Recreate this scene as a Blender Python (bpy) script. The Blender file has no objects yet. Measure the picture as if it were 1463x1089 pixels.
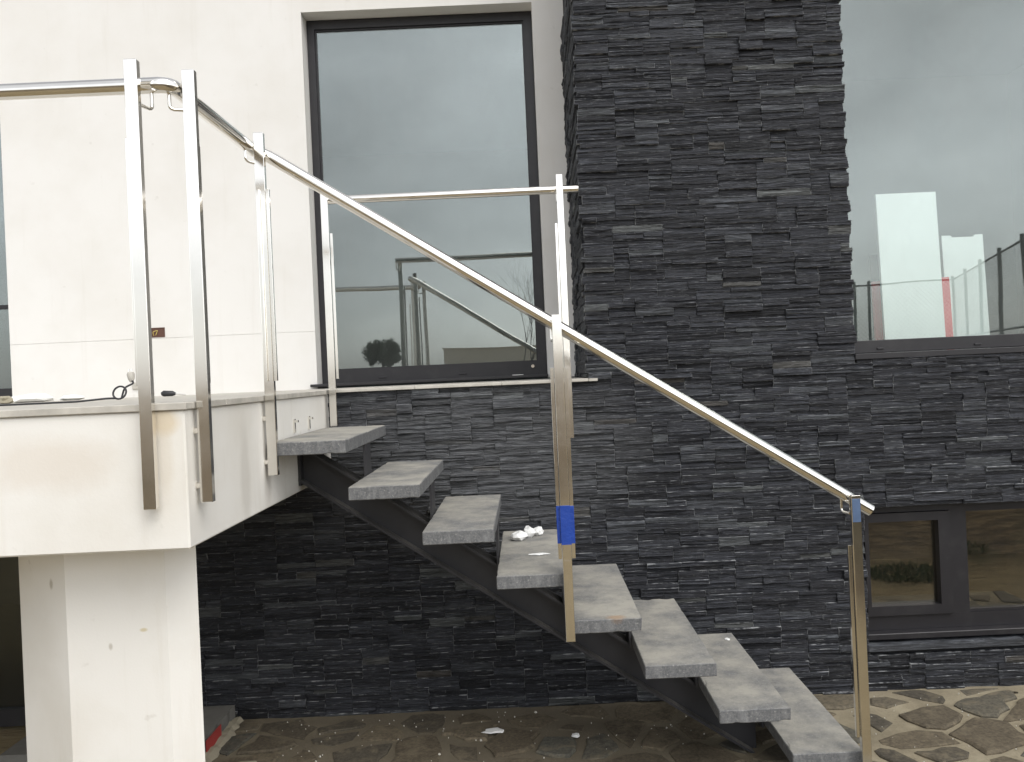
import bpy, bmesh, math, random
from mathutils import Matrix, Vector, noise

# ------------------------------------------------------------------ camera, sky, sun, exposure
scene = bpy.context.scene
COL = scene.collection
EYE = 1.734                                   # eye height above the paving
cam_data = bpy.data.cameras.new('camera')
cam_data.sensor_width = 36.0
cam_data.lens = 36.0 * 1200.0 / 1463.0
cam_data.shift_x = -20.5 / 1463.0
cam_data.shift_y = -11.5 / 1463.0
cam_data.clip_start = 0.05
cam_data.clip_end = 2000.0
cam = bpy.data.objects.new('camera', cam_data)
COL.objects.link(cam)
cam.matrix_world = (Matrix.Translation((0, 0, EYE)) @ Matrix.Rotation(math.radians(90), 4, 'X')
                    @ Matrix.Rotation(-0.045, 4, 'Z'))
scene.camera = cam

SUN_EL, SUN_AZ = math.radians(52), math.radians(148)      # behind the camera, a little to the right
world = bpy.data.worlds.new('World')
scene.world = world
world.use_nodes = True
wn, wl = world.node_tree.nodes, world.node_tree.links
wn.clear()
w_out = wn.new('ShaderNodeOutputWorld')
w_bg = wn.new('ShaderNodeBackground')
w_bg.inputs['Strength'].default_value = 0.15
w_sky = wn.new('ShaderNodeTexSky')
w_sky.sky_type = 'NISHITA'
w_sky.sun_disc = False
w_sky.sun_elevation = SUN_EL
w_sky.sun_rotation = SUN_AZ
w_sky.air_density = 1.0
w_sky.dust_density = 1.5
w_hsv = wn.new('ShaderNodeHueSaturation')
w_hsv.inputs['Saturation'].default_value = 0.17
w_tc = wn.new('ShaderNodeTexCoord')
w_map = wn.new('ShaderNodeMapping')
w_map.inputs['Scale'].default_value = (1.0, 1.0, 2.2)
w_noise = wn.new('ShaderNodeTexNoise')
w_noise.inputs['Scale'].default_value = 1.9
w_noise.inputs['Detail'].default_value = 5.0
w_noise.inputs['Roughness'].default_value = 0.52
w_ramp = wn.new('ShaderNodeMapRange')
w_ramp.inputs['From Min'].default_value = 0.3
w_ramp.inputs['From Max'].default_value = 0.7
w_ramp.inputs['To Min'].default_value = 0.60
w_ramp.inputs['To Max'].default_value = 1.30
w_mul = wn.new('ShaderNodeVectorMath')
w_mul.operation = 'SCALE'
wl.new(w_tc.outputs['Generated'], w_map.inputs['Vector'])
wl.new(w_map.outputs['Vector'], w_noise.inputs['Vector'])
wl.new(w_noise.outputs['Fac'], w_ramp.inputs['Value'])
wl.new(w_sky.outputs['Color'], w_hsv.inputs['Color'])
wl.new(w_hsv.outputs['Color'], w_mul.inputs[0])
wl.new(w_ramp.outputs['Result'], w_mul.inputs['Scale'])
wl.new(w_mul.outputs['Vector'], w_bg.inputs['Color'])
wl.new(w_bg.outputs['Background'], w_out.inputs['Surface'])

sun_data = bpy.data.lights.new('sun', 'SUN')
sun_data.energy = 0.9
sun_data.angle = math.radians(45)
sun_data.color = (1.0, 0.97, 0.92)
sun = bpy.data.objects.new('sun', sun_data)
COL.objects.link(sun)
# sun_rotation: 0 = +Y, turning clockwise seen from above
sdir = Vector((math.sin(SUN_AZ) * math.cos(SUN_EL), math.cos(SUN_AZ) * math.cos(SUN_EL), math.sin(SUN_EL)))
sun.rotation_euler = sdir.to_track_quat('Z', 'Y').to_euler()
sun.location = sdir * 30

scene.view_settings.view_transform = 'Standard'
scene.view_settings.look = 'None'
scene.view_settings.gamma = 1.0
scene.view_settings.use_curve_mapping = False
scene.view_settings.exposure = 0.83
scene.render.engine = 'CYCLES'
scene.cycles.max_bounces = 10
scene.cycles.transparent_max_bounces = 16

# ------------------------------------------------------------------ helpers
class MB:
    """collects faces; build() links them as one mesh object"""
    def __init__(s):
        s.v, s.f, s.smooth = [], [], []
    def add(s, vs, fs, smooth=False):
        o = len(s.v)
        s.v.extend([tuple(p) for p in vs])
        for f in fs:
            s.f.append([i + o for i in f]); s.smooth.append(smooth)
        return s
    def box(s, x0, x1, y0, y1, z0, z1, bev=0.0):
        if bev <= 0:
            vs = [(x0,y0,z0),(x1,y0,z0),(x1,y1,z0),(x0,y1,z0),(x0,y0,z1),(x1,y0,z1),(x1,y1,z1),(x0,y1,z1)]
            s.add(vs, [(3,2,1,0),(4,5,6,7),(0,1,5,4),(1,2,6,5),(2,3,7,6),(3,0,4,7)])
        else:
            bm = bmesh.new()
            bmesh.ops.create_cube(bm, size=1.0)
            for v in bm.verts:
                v.co = Vector(((x0+x1)/2 + v.co.x*(x1-x0), (y0+y1)/2 + v.co.y*(y1-y0), (z0+z1)/2 + v.co.z*(z1-z0)))
            bmesh.ops.bevel(bm, geom=bm.edges[:], offset=bev, segments=1, affect='EDGES')
            bm.verts.index_update()
            s.add([v.co[:] for v in bm.verts], [[v.index for v in f.verts] for f in bm.faces])
            bm.free()
        return s
    def prism(s, poly, z0, z1):
        n = len(poly)
        vs = [(x,y,z0) for x,y in poly] + [(x,y,z1) for x,y in poly]
        fs = [list(range(n))[::-1], list(range(n, 2*n))] + [(i,(i+1)%n,(i+1)%n+n,i+n) for i in range(n)]
        return s.add(vs, fs)
    def extrude_y(s, poly, y0, y1):                       # poly in (x, z)
        n = len(poly)
        vs = [(x,y0,z) for x,z in poly] + [(x,y1,z) for x,z in poly]
        fs = [list(range(n)), list(range(n, 2*n))[::-1]] + [((i+1)%n,i,i+n,(i+1)%n+n) for i in range(n)]
        return s.add(vs, fs)
    def tube(s, pts, r, n=16, cap=True):
        pts = [Vector(p) for p in pts]
        m = len(pts)
        rr = r if isinstance(r, (list, tuple)) else [r]*m
        t0 = (pts[1]-pts[0]).normalized()
        up = Vector((0,0,1)) if abs(t0.z) < 0.9 else Vector((1,0,0))
        a = t0.cross(up).normalized()
        rings, vs = [], []
        for i in range(m):
            t = (pts[min(i+1,m-1)] - pts[max(i-1,0)]).normalized()
            a = (a - t*a.dot(t)).normalized()
            b = t.cross(a)
            rings.append(len(vs))
            for k in range(n):
                an = 2*math.pi*k/n
                vs.append(pts[i] + (a*math.cos(an) + b*math.sin(an))*rr[i])
        fs = []
        for i in range(m-1):
            for k in range(n):
                k2 = (k+1) % n
                fs.append((rings[i]+k, rings[i+1]+k, rings[i+1]+k2, rings[i]+k2))
        s.add(vs, fs, True)
        if cap:
            s.add([vs[k] for k in range(n)], [list(range(n))])
            s.add([vs[rings[-1]+k] for k in range(n)], [list(range(n))[::-1]])
        return s
    def build(s, name, mat, parent=None, loc=(0,0,0), fix=True):
        me = bpy.data.meshes.new(name)
        L = Vector(loc)
        me.from_pydata([Vector(p)-L for p in s.v], [], s.f)
        me.polygons.foreach_set('use_smooth', s.smooth)
        if fix:
            bm = bmesh.new(); bm.from_mesh(me)
            bmesh.ops.recalc_face_normals(bm, faces=bm.faces[:])
            bm.to_mesh(me); bm.free()
        me.materials.append(mat)
        o = bpy.data.objects.new(name, me)
        COL.objects.link(o)
        o.location = loc
        if parent is not None:
            put_under(o, parent)
        return o

WORLD_LOC = {}
def world_loc(o):
    v = Vector(o.location)
    while o.parent is not None:
        o = o.parent
        v = v + Vector(o.location)
    return v
def put_under(o, parent):                    # objects carry only translations
    o.location = Vector(o.location) - world_loc(parent)
    o.parent = parent

def tag(o, label=None, cat=None, group=None, kind=None):
    if label: o['label'] = label
    if cat: o['category'] = cat
    if group: o['group'] = group
    if kind: o['kind'] = kind
    return o

def thing(name, label, cat, loc=(0,0,0), group=None, parent=None):
    o = bpy.data.objects.new(name, None)
    COL.objects.link(o)
    o.location = loc
    o.empty_display_size = 0.1
    if parent is not None: put_under(o, parent)
    return tag(o, label, cat, group)

def fillet(points, rad, seg=6):
    P = [Vector(p) for p in points]
    out = [P[0]]
    for i in range(1, len(P)-1):
        a, b = (P[i-1]-P[i]), (P[i+1]-P[i])
        r = min(rad, a.length*0.49, b.length*0.49)
        A, B = P[i] + a.normalized()*r, P[i] + b.normalized()*r
        for k in range(seg+1):
            t = k/seg
            out.append(A*(1-t)**2 + P[i]*2*t*(1-t) + B*t*t)
    out.append(P[-1])
    return out

# ------------------------------------------------------------------ materials
def new_mat(name):
    m = bpy.data.materials.new(name)
    m.use_nodes = True
    nt = m.node_tree
    return m, nt.nodes, nt.links, nt.nodes['Principled BSDF']

def node(ns, t, **kw):
    n = ns.new(t)
    for k, v in kw.items():
        if k in ('operation', 'blend_type', 'data_type', 'noise_dimensions', 'feature', 'attribute_name', 'clamp', 'interpolation_type'):
            setattr(n, k, v)
        else:
            n.inputs[k.replace('_', ' ')].default_value = v
    return n

def coords(ns, ls, scale, space='pos'):
    if space == 'pos':
        g = ns.new('ShaderNodeNewGeometry'); src = g.outputs['Position']
    else:
        g = ns.new('ShaderNodeTexCoord'); src = g.outputs['Object']
    mp = ns.new('ShaderNodeMapping')
    mp.inputs['Scale'].default_value = scale
    ls.new(src, mp.inputs['Vector'])
    return mp.outputs['Vector']

def noise_tex(ns, ls, vec, scale, detail=4, rough=0.55, dist=0.0):
    n = ns.new('ShaderNodeTexNoise')
    n.inputs['Scale'].default_value = scale
    n.inputs['Detail'].default_value = detail
    n.inputs['Roughness'].default_value = rough
    n.inputs['Distortion'].default_value = dist
    ls.new(vec, n.inputs['Vector'])
    return n.outputs['Fac']

def ramp(ns, ls, fac, stops):
    r = ns.new('ShaderNodeValToRGB')
    el = r.color_ramp.elements
    while len(el) > 1: el.remove(el[0])
    el[0].position, el[0].color = stops[0][0], (*stops[0][1], 1)
    for p, c in stops[1:]:
        e = el.new(p); e.color = (*c, 1)
    ls.new(fac, r.inputs['Fac'])
    return r.outputs['Color']

def maprange(ns, ls, fac, a, b, c, d):
    n = ns.new('ShaderNodeMapRange')
    for k, v in zip(('From Min','From Max','To Min','To Max'), (a,b,c,d)): n.inputs[k].default_value = v
    ls.new(fac, n.inputs['Value'])
    return n.outputs['Result']

def mixcol(ns, ls, fac, a, b, mode='MIX'):
    n = ns.new('ShaderNodeMix'); n.data_type = 'RGBA'; n.blend_type = mode
    def setin(i, v):
        if isinstance(v, (tuple, list)): n.inputs[i].default_value = (*v, 1)
        elif isinstance(v, (int, float)): n.inputs[i].default_value = v
        else: ls.new(v, n.inputs[i])
    setin(0, fac); setin(6, a); setin(7, b)
    return n.outputs[2]

def bump(ns, ls, p, h, strength, dist):
    b = ns.new('ShaderNodeBump')
    b.inputs['Strength'].default_value = strength
    b.inputs['Distance'].default_value = dist
    ls.new(h, b.inputs['Height'])
    ls.new(b.outputs['Normal'], p.inputs['Normal'])
    return b

def blot(ns, ls, centre, radius, wob, nscale):
    """soft-edged stain with a ragged outline round a point"""
    g = ns.new('ShaderNodeNewGeometry')
    d = ns.new('ShaderNodeVectorMath'); d.operation = 'SUBTRACT'; d.inputs[1].default_value = centre
    ls.new(g.outputs['Position'], d.inputs[0])
    dv = ns.new('ShaderNodeVectorMath'); dv.operation = 'DIVIDE'; dv.inputs[1].default_value = radius
    ls.new(d.outputs[0], dv.inputs[0])
    le = ns.new('ShaderNodeVectorMath'); le.operation = 'LENGTH'
    ls.new(dv.outputs[0], le.inputs[0])
    n = noise_tex(ns, ls, coords(ns, ls, (1,1,1)), nscale, 5, 0.65)
    ad = ns.new('ShaderNodeMath'); ad.operation = 'MULTIPLY_ADD'; ad.inputs[1].default_value = wob
    ls.new(n, ad.inputs[0]); ls.new(le.outputs['Value'], ad.inputs[2])
    return maprange(ns, ls, ad.outputs[0], 0.5+wob*0.5, 1.1+wob*0.5, 1, 0)

def mat_plaster(name, base, dirt, amount, stains=()):
    m, ns, ls, p = new_mat(name)
    big = noise_tex(ns, ls, coords(ns, ls, (1,1,1)), 1.7, 5, 0.6)
    streak = noise_tex(ns, ls, coords(ns, ls, (9,9,0.7)), 1.5, 5, 0.6)
    spots = noise_tex(ns, ls, coords(ns, ls, (1,1,1)), 14, 3, 0.5)
    c = mixcol(ns, ls, maprange(ns, ls, big, 0.42, 0.75, 0, amount), base, dirt)
    c = mixcol(ns, ls, maprange(ns, ls, streak, 0.58, 0.8, 0, amount*0.7), c, dirt)
    c = mixcol(ns, ls, maprange(ns, ls, spots, 0.70, 0.78, 0, amount*0.8), c, tuple(x*0.75 for x in dirt))
    for (cen, rad, col, k) in stains:
        q = ns.new('ShaderNodeMath'); q.operation = 'MULTIPLY'; q.inputs[1].default_value = k
        ls.new(blot(ns, ls, cen, rad, 0.8, 9), q.inputs[0])
        c = mixcol(ns, ls, q.outputs[0], c, col)
    ls.new(c, p.inputs['Base Color'])
    p.inputs['Roughness'].default_value = 0.85
    fine = noise_tex(ns, ls, coords(ns, ls, (1,1,1)), 120, 4, 0.6)
    bump(ns, ls, p, fine, 0.12, 0.003)
    return m

def mat_slate():
    m, ns, ls, p = new_mat('slate')
    at = ns.new('ShaderNodeAttribute'); at.attribute_name = 'tint'
    oi = ns.new('ShaderNodeObjectInfo')
    ad = ns.new('ShaderNodeMath'); ad.operation = 'ADD'
    ls.new(at.outputs['Fac'], ad.inputs[0]); ls.new(oi.outputs['Random'], ad.inputs[1])
    fr = ns.new('ShaderNodeMath'); fr.operation = 'FRACT'
    ls.new(ad.outputs[0], fr.inputs[0])
    rnd = fr.outputs[0]
    # every stone reads its own patch of the grain
    g = ns.new('ShaderNodeNewGeometry')
    off = ns.new('ShaderNodeCombineXYZ')
    sc = ns.new('ShaderNodeMath'); sc.operation = 'MULTIPLY'; sc.inputs[1].default_value = 37.0
    ls.new(rnd, sc.inputs[0]); ls.new(sc.outputs[0], off.inputs[0]); ls.new(sc.outputs[0], off.inputs[2])
    va = ns.new('ShaderNodeVectorMath'); va.operation = 'ADD'
    ls.new(g.outputs['Position'], va.inputs[0]); ls.new(off.outputs[0], va.inputs[1])
    def mapped(s):
        mp = ns.new('ShaderNodeMapping'); mp.inputs['Scale'].default_value = s
        ls.new(va.outputs[0], mp.inputs['Vector']); return mp.outputs['Vector']
    grain = noise_tex(ns, ls, mapped((5,10,95)), 1.6, 6, 0.68, 0.7)
    fine = noise_tex(ns, ls, mapped((40,40,160)), 1.5, 4, 0.6)
    base = ramp(ns, ls, rnd, [(0.0,(0.015,0.016,0.020)),(0.25,(0.026,0.0275,0.034)),(0.6,(0.035,0.0375,0.046)),
                              (0.85,(0.048,0.0515,0.061)),(0.95,(0.080,0.086,0.094)),(0.98,(0.105,0.112,0.112)),(1.0,(0.070,0.062,0.054))])
    c = mixcol(ns, ls, 1.0, base, ramp(ns, ls, grain, [(0.30,(0.25,)*3),(0.5,(0.85,)*3),(0.70,(2.1,)*3)]), 'MULTIPLY')
    # pale lime dust caught on the splits
    dust = noise_tex(ns, ls, mapped((12,12,50)), 2.0, 5, 0.7)
    c = mixcol(ns, ls, maprange(ns, ls, dust, 0.57, 0.76, 0.0, 0.60), c, (0.24,0.25,0.255))
    zone = noise_tex(ns, ls, coords(ns, ls, (1,1,1.3)), 1.1, 4, 0.6)
    specks = noise_tex(ns, ls, coords(ns, ls, (1,1,1)), 46, 3, 0.6)
    spm = ns.new('ShaderNodeMath'); spm.operation = 'MULTIPLY'
    ls.new(maprange(ns, ls, zone, 0.45, 0.7, 0.1, 1.0), spm.inputs[0])
    ls.new(maprange(ns, ls, specks, 0.68, 0.74, 0.0, 0.6), spm.inputs[1])
    c = mixcol(ns, ls, spm.outputs[0], c, (0.38,0.38,0.36))
    ea = ns.new('ShaderNodeAttribute'); ea.attribute_name = 'edge'
    chip = noise_tex(ns, ls, mapped((16,16,16)), 1.4, 4, 0.6)
    em = ns.new('ShaderNodeMath'); em.operation = 'MULTIPLY'
    ls.new(maprange(ns, ls, ea.outputs['Fac'], 0.25, 0.9, 0, 1), em.inputs[0])
    ls.new(maprange(ns, ls, chip, 0.47, 0.64, 0.0, 0.95), em.inputs[1])
    c = mixcol(ns, ls, em.outputs[0], c, (0.42,0.43,0.435))
    lime = ns.new('ShaderNodeMath'); lime.operation = 'MULTIPLY'
    ls.new(blot(ns, ls, (-0.30,4.364,1.33), (0.95,1.0,0.50), 0.7, 3.5), lime.inputs[0])
    ls.new(maprange(ns, ls, grain, 0.40, 0.66, 0.15, 0.80), lime.inputs[1])
    c = mixcol(ns, ls, lime.outputs[0], c, (0.19,0.195,0.20))
    ls.new(c, p.inputs['Base Color'])
    p.inputs['Roughness'].default_value = 0.62
    p.inputs['Specular IOR Level'].default_value = 0.45
    mx = ns.new('ShaderNodeMath'); mx.operation = 'ADD'
    hm = ns.new('ShaderNodeMath'); hm.operation = 'MULTIPLY'; hm.inputs[1].default_value = 0.35
    ls.new(fine, hm.inputs[0]); ls.new(grain, mx.inputs[0]); ls.new(hm.outputs[0], mx.inputs[1])
    bump(ns, ls, p, mx.outputs[0], 1.0, 0.018)
    return m

def mat_tread():
    m, ns, ls, p = new_mat('tread_stone')
    v = coords(ns, ls, (1,1,1))
    big = noise_tex(ns, ls, v, 5.0, 5, 0.65)
    sp = noise_tex(ns, ls, v, 120, 3, 0.75)
    sp2 = noise_tex(ns, ls, v, 42, 4, 0.6)
    c = ramp(ns, ls, sp, [(0.3,(0.085,0.088,0.092)),(0.55,(0.14,0.142,0.145)),(0.75,(0.22,0.22,0.215))])
    side = noise_tex(ns, ls, coords(ns, ls, (1.6,1.6,0.6)), 22, 4, 0.6)
    c = mixcol(ns, ls, maprange(ns, ls, side, 0.5, 0.72, 0, 0.5), c, (0.26,0.262,0.26))
    # beige building dust lies on the upper faces only
    g = ns.new('ShaderNodeNewGeometry'); sx = ns.new('ShaderNodeSeparateXYZ')
    ls.new(g.outputs['Normal'], sx.inputs[0])
    up = maprange(ns, ls, sx.outputs['Z'], 0.6, 0.95, 0, 1)
    mm = ns.new('ShaderNodeMath'); mm.operation = 'MULTIPLY'
    ls.new(maprange(ns, ls, big, 0.34, 0.62, 0.12, 0.88), mm.inputs[0]); ls.new(up, mm.inputs[1])
    c = mixcol(ns, ls, mm.outputs[0], c, (0.37,0.35,0.30))
    c = mixcol(ns, ls, maprange(ns, ls, sp2, 0.62, 0.8, 0, 0.6), c, (0.13,0.13,0.13))
    c = mixcol(ns, ls, maprange(ns, ls, sp, 0.64, 0.74, 0, 0.6), c, (0.5,0.49,0.46))
    bm_ = ns.new('ShaderNodeMath'); bm_.operation = 'MULTIPLY'; bm_.inputs[1].default_value = 0.5
    ls.new(blot(ns, ls, (-1.0055+0.2835*5-0.10, 3.325, 1.692-0.188*5), (0.042,0.030,0.03), 0.9, 40), bm_.inputs[0])
    c = mixcol(ns, ls, bm_.outputs[0], c, (0.34,0.19,0.08))
    ls.new(c, p.inputs['Base Color'])
    p.inputs['Roughness'].default_value = 0.8
    bump(ns, ls, p, sp, 0.25, 0.003)
    return m

def mat_plain(name, col, rough=0.6, metal=0.0, var=0.25, scale=18, bs=0.1, spec=0.5, stretch=(1,1,1)):
    m, ns, ls, p = new_mat(name)
    n = noise_tex(ns, ls, coords(ns, ls, stretch), scale, 5, 0.6)
    c = mixcol(ns, ls, n, tuple(x*(1-var) for x in col), tuple(min(1, x*(1+var)) for x in col))
    ls.new(c, p.inputs['Base Color'])
    p.inputs['Roughness'].default_value = rough
    p.inputs['Metallic'].default_value = metal
    p.inputs['Specular IOR Level'].default_value = spec
    if bs: bump(ns, ls, p, noise_tex(ns, ls, coords(ns, ls, stretch), scale*5, 4, 0.6), bs, 0.004)
    return m

def mat_dusty_paint():
    m, ns, ls, p = new_mat('dark_painted_steel')
    n = noise_tex(ns, ls, coords(ns, ls, (1,1,1)), 14, 5, 0.65)
    g = ns.new('ShaderNodeNewGeometry'); sx = ns.new('ShaderNodeSeparateXYZ')
    ls.new(g.outputs['Normal'], sx.inputs[0])
    mm = ns.new('ShaderNodeMath'); mm.operation = 'MULTIPLY'
    ls.new(maprange(ns, ls, n, 0.3, 0.65, 0.35, 0.9), mm.inputs[0])
    ls.new(maprange(ns, ls, sx.outputs['Z'], 0.4, 0.8, 0, 1), mm.inputs[1])
    c = mixcol(ns, ls, n, (0.018,0.018,0.021), (0.034,0.034,0.038))
    c = mixcol(ns, ls, mm.outputs[0], c, (0.13,0.125,0.115))
    ls.new(c, p.inputs['Base Color'])
    p.inputs['Roughness'].default_value = 0.6
    return m

def mat_steel(name, rough, stretch):
    m, ns, ls, p = new_mat(name)
    p.inputs['Metallic'].default_value = 1.0
    n = noise_tex(ns, ls, coords(ns, ls, stretch), 30, 4, 0.6)
    sm = noise_tex(ns, ls, coords(ns, ls, (1,1,1)), 6, 4, 0.6)
    c = mixcol(ns, ls, sm, (0.76,0.735,0.685), (0.90,0.875,0.83))
    ls.new(c, p.inputs['Base Color'])
    ls.new(maprange(ns, ls, sm, 0.3, 0.7, rough*0.75, rough*1.35), p.inputs['Roughness'])
    bump(ns, ls, p, n, 0.035, 0.002)
    return m

def mat_frame():
    m, ns, ls, p = new_mat('anthracite_frame')
    v = coords(ns, ls, (1,1,1))
    d = noise_tex(ns, ls, v, 9, 5, 0.65)
    c = mixcol(ns, ls, maprange(ns, ls, d, 0.5, 0.8, 0, 0.22), (0.0155,0.0145,0.017), (0.07,0.068,0.066))
    ls.new(c, p.inputs['Base Color'])
    p.inputs['Roughness'].default_value = 0.45
    return m

def mat_glass(name, base_r, tint, refl=(0.93, 0.99, 0.975), grime=0.03):
    m, ns, ls, p = new_mat(name)
    ns.remove(p)
    out = ns['Material Output']
    tr = ns.new('ShaderNodeBsdfTransparent'); tr.inputs['Color'].default_value = (*tint, 1)
    gl = ns.new('ShaderNodeBsdfGlossy'); gl.inputs['Roughness'].default_value = 0.0
    gl.inputs['Color'].default_value = (*refl, 1)
    warp = noise_tex(ns, ls, coords(ns, ls, (1,1,1)), 1.6, 1, 0.4)
    bp = ns.new('ShaderNodeBump'); bp.inputs['Strength'].default_value = 0.10; bp.inputs['Distance'].default_value = 0.012
    ls.new(warp, bp.inputs['Height']); ls.new(bp.outputs['Normal'], gl.inputs['Normal'])
    lw = ns.new('ShaderNodeLayerWeight'); lw.inputs['Blend'].default_value = 0.5
    pw = ns.new('ShaderNodeMath'); pw.operation = 'POWER'; pw.inputs[1].default_value = 4.0
    ls.new(lw.outputs['Facing'], pw.inputs[0])
    f = maprange(ns, ls, pw.outputs[0], 0, 1, base_r, 0.9)
    mx = ns.new('ShaderNodeMixShader')
    ls.new(f, mx.inputs[0]); ls.new(tr.outputs[0], mx.inputs[1]); ls.new(gl.outputs[0], mx.inputs[2])
    # a film of builder's dust, patchy
    df = ns.new('ShaderNodeBsdfDiffuse'); df.inputs['Color'].default_value = (0.6, 0.6, 0.57, 1)
    dn = noise_tex(ns, ls, coords(ns, ls, (1.3,1,0.6)), 3.0, 6, 0.7)
    mg = ns.new('ShaderNodeMixShader')
    ls.new(maprange(ns, ls, dn, 0.35, 0.75, grime*0.3, grime*1.6), mg.inputs[0])
    ls.new(mx.outputs[0], mg.inputs[1]); ls.new(df.outputs[0], mg.inputs[2])
    ls.new(mg.outputs[0], out.inputs['Surface'])
    return m

def mat_ground():
    m, ns, ls, p = new_mat('earth')
    v = coords(ns, ls, (1,1,1))
    a = noise_tex(ns, ls, v, 1.3, 6, 0.65)
    b = noise_tex(ns, ls, coords(ns, ls, (1.2,5,5)), 3.5, 7, 0.72)
    c = ramp(ns, ls, b, [(0.3,(0.05,0.036,0.022)),(0.5,(0.17,0.125,0.075)),(0.66,(0.33,0.25,0.15))])
    c = mixcol(ns, ls, maprange(ns, ls, a, 0.52, 0.68, 0, 0.7), c, (0.075,0.085,0.035))
    g = ns.new('ShaderNodeNewGeometry'); sx = ns.new('ShaderNodeSeparateXYZ')
    ls.new(g.outputs['Position'], sx.inputs[0])
    hz = ns.new('ShaderNodeMath'); hz.operation = 'MULTIPLY_ADD'; hz.inputs[1].default_value = 0.25
    ls.new(a, hz.inputs[0]); ls.new(sx.outputs['Z'], hz.inputs[2])
    sand = ramp(ns, ls, b, [(0.3,(0.27,0.205,0.11)),(0.6,(0.39,0.31,0.175))])
    c = mixcol(ns, ls, maprange(ns, ls, hz.outputs[0], 0.10, 0.22, 1, 0), c, sand)
    ls.new(c, p.inputs['Base Color'])
    p.inputs['Roughness'].default_value = 0.95
    bump(ns, ls, p, b, 1.0, 0.08)
    return m

def mat_mortar():
    m, ns, ls, p = new_mat('sandy_mortar')
    v = coords(ns, ls, (1,1,1))
    a = noise_tex(ns, ls, v, 3.0, 6, 0.7)
    b = noise_tex(ns, ls, v, 75, 4, 0.7)
    c = ramp(ns, ls, a, [(0.3,(0.15,0.126,0.083)),(0.5,(0.235,0.20,0.135)),(0.7,(0.32,0.28,0.195))])
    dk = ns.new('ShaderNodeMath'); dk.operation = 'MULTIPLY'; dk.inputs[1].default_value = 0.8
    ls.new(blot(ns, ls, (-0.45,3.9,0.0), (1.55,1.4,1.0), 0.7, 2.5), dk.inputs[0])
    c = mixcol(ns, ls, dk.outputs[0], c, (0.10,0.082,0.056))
    c = mixcol(ns, ls, maprange(ns, ls, b, 0.55, 0.75, 0, 0.6), c, (0.10,0.085,0.06))
    c = mixcol(ns, ls, maprange(ns, ls, b, 0.30, 0.24, 0, 0.8), c, (0.45,0.43,0.38))
    ls.new(c, p.inputs['Base Color'])
    p.inputs['Roughness'].default_value = 0.95
    bump(ns, ls, p, b, 0.5, 0.008)
    return m

def mat_pave():
    m, ns, ls, p = new_mat('paving_stone')
    oi = ns.new('ShaderNodeObjectInfo')
    v = coords(ns, ls, (1,1,1))
    a = noise_tex(ns, ls, v, 9, 6, 0.7)
    b = noise_tex(ns, ls, v, 60, 4, 0.7)
    base = ramp(ns, ls, oi.outputs['Random'], [(0,(0.060,0.052,0.038)),(0.4,(0.088,0.070,0.045)),(0.75,(0.115,0.094,0.062)),(1,(0.075,0.072,0.058))])
    c = mixcol(ns, ls, 1.0, base, ramp(ns, ls, b, [(0.3,(0.55,)*3),(0.5,(1,)*3),(0.7,(1.5,)*3)]), 'MULTIPLY')
    c = mixcol(ns, ls, maprange(ns, ls, a, 0.50, 0.68, 0, 0.75), c, (0.17,0.14,0.092))
    ls.new(c, p.inputs['Base Color'])
    p.inputs['Roughness'].default_value = 0.85
    bump(ns, ls, p, a, 0.7, 0.012)
    return m

M = {}
M['white'] = mat_plaster('white_plaster', (0.715,0.70,0.67), (0.53,0.495,0.425), 0.32)
M['fascia'] = mat_plaster('landing_plaster', (0.77,0.75,0.705), (0.54,0.49,0.40), 0.40,
    [((-1.095,2.53,1.64),(0.05,0.05,0.05),(0.58,0.45,0.26),0.55), ((-1.10,2.53,1.52),(0.03,0.1,0.14),(0.55,0.47,0.35),0.3),
     ((-1.45,2.53,1.52),(0.22,0.1,0.10),(0.60,0.51,0.41),0.35), ((-1.035,3.05,1.42),(0.05,0.06,0.22),(0.45,0.42,0.37),0.35),
     ((-1.035,3.30,1.36),(0.05,0.05,0.16),(0.45,0.41,0.36),0.4), ((-1.40,2.75,0.90),(0.008,0.02,0.014),(0.36,0.32,0.25),0.55),
     ((-1.29,2.75,0.95),(0.014,0.02,0.007),(0.52,0.42,0.18),0.6), ((-1.62,2.81,1.10),(0.012,0.02,0.02),(0.32,0.28,0.21),0.6)])
M['coping'] = mat_plain('coping_stone', (0.46,0.435,0.385), 0.75, 0, 0.38, 16)
M['slate'] = mat_slate()
M['backing'] = mat_plain('dark_backing', (0.02,0.02,0.022), 0.9)
M['tread'] = mat_tread()
M['steel'] = mat_steel('brushed_steel', 0.11, (1,1,0.02))
M['polish'] = mat_steel('polished_tube', 0.10, (0.05,1,1))
M['paint'] = mat_dusty_paint()
M['frame'] = mat_frame()
M['glass'] = mat_glass('window_glass', 0.135, (0.92,0.955,0.945))
M['glass_clear'] = mat_glass('clear_window_glass', 0.100, (0.92,0.955,0.945))
M['glass_dark'] = mat_glass('basement_glass', 0.15, (0.80,0.82,0.80), (1.0,0.93,0.82), 0.006)
M['glass_shade'] = mat_glass('shaded_door_glass', 0.05, (0.70,0.70,0.68), grime=0.01)
M['ground'] = mat_ground()
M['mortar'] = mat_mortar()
M['pave'] = mat_pave()
M['concrete'] = mat_plain('concrete', (0.16,0.155,0.14), 0.9, 0, 0.3, 14, 0.4)
M['red'] = mat_plain('red_paint', (0.38,0.045,0.04), 0.6, 0, 0.2, 20)
M['board_white'] = mat_plain('white_board', (0.80,0.82,0.80), 0.35, 0, 0.02, 4, 0)
M['board_red'] = mat_plain('red_board', (0.60,0.05,0.06), 0.45, 0, 0.1, 6, 0)
M['room'] = mat_plain('room_plaster', (0.26,0.27,0.27), 0.9, 0, 0.08, 2, 0)
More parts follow.
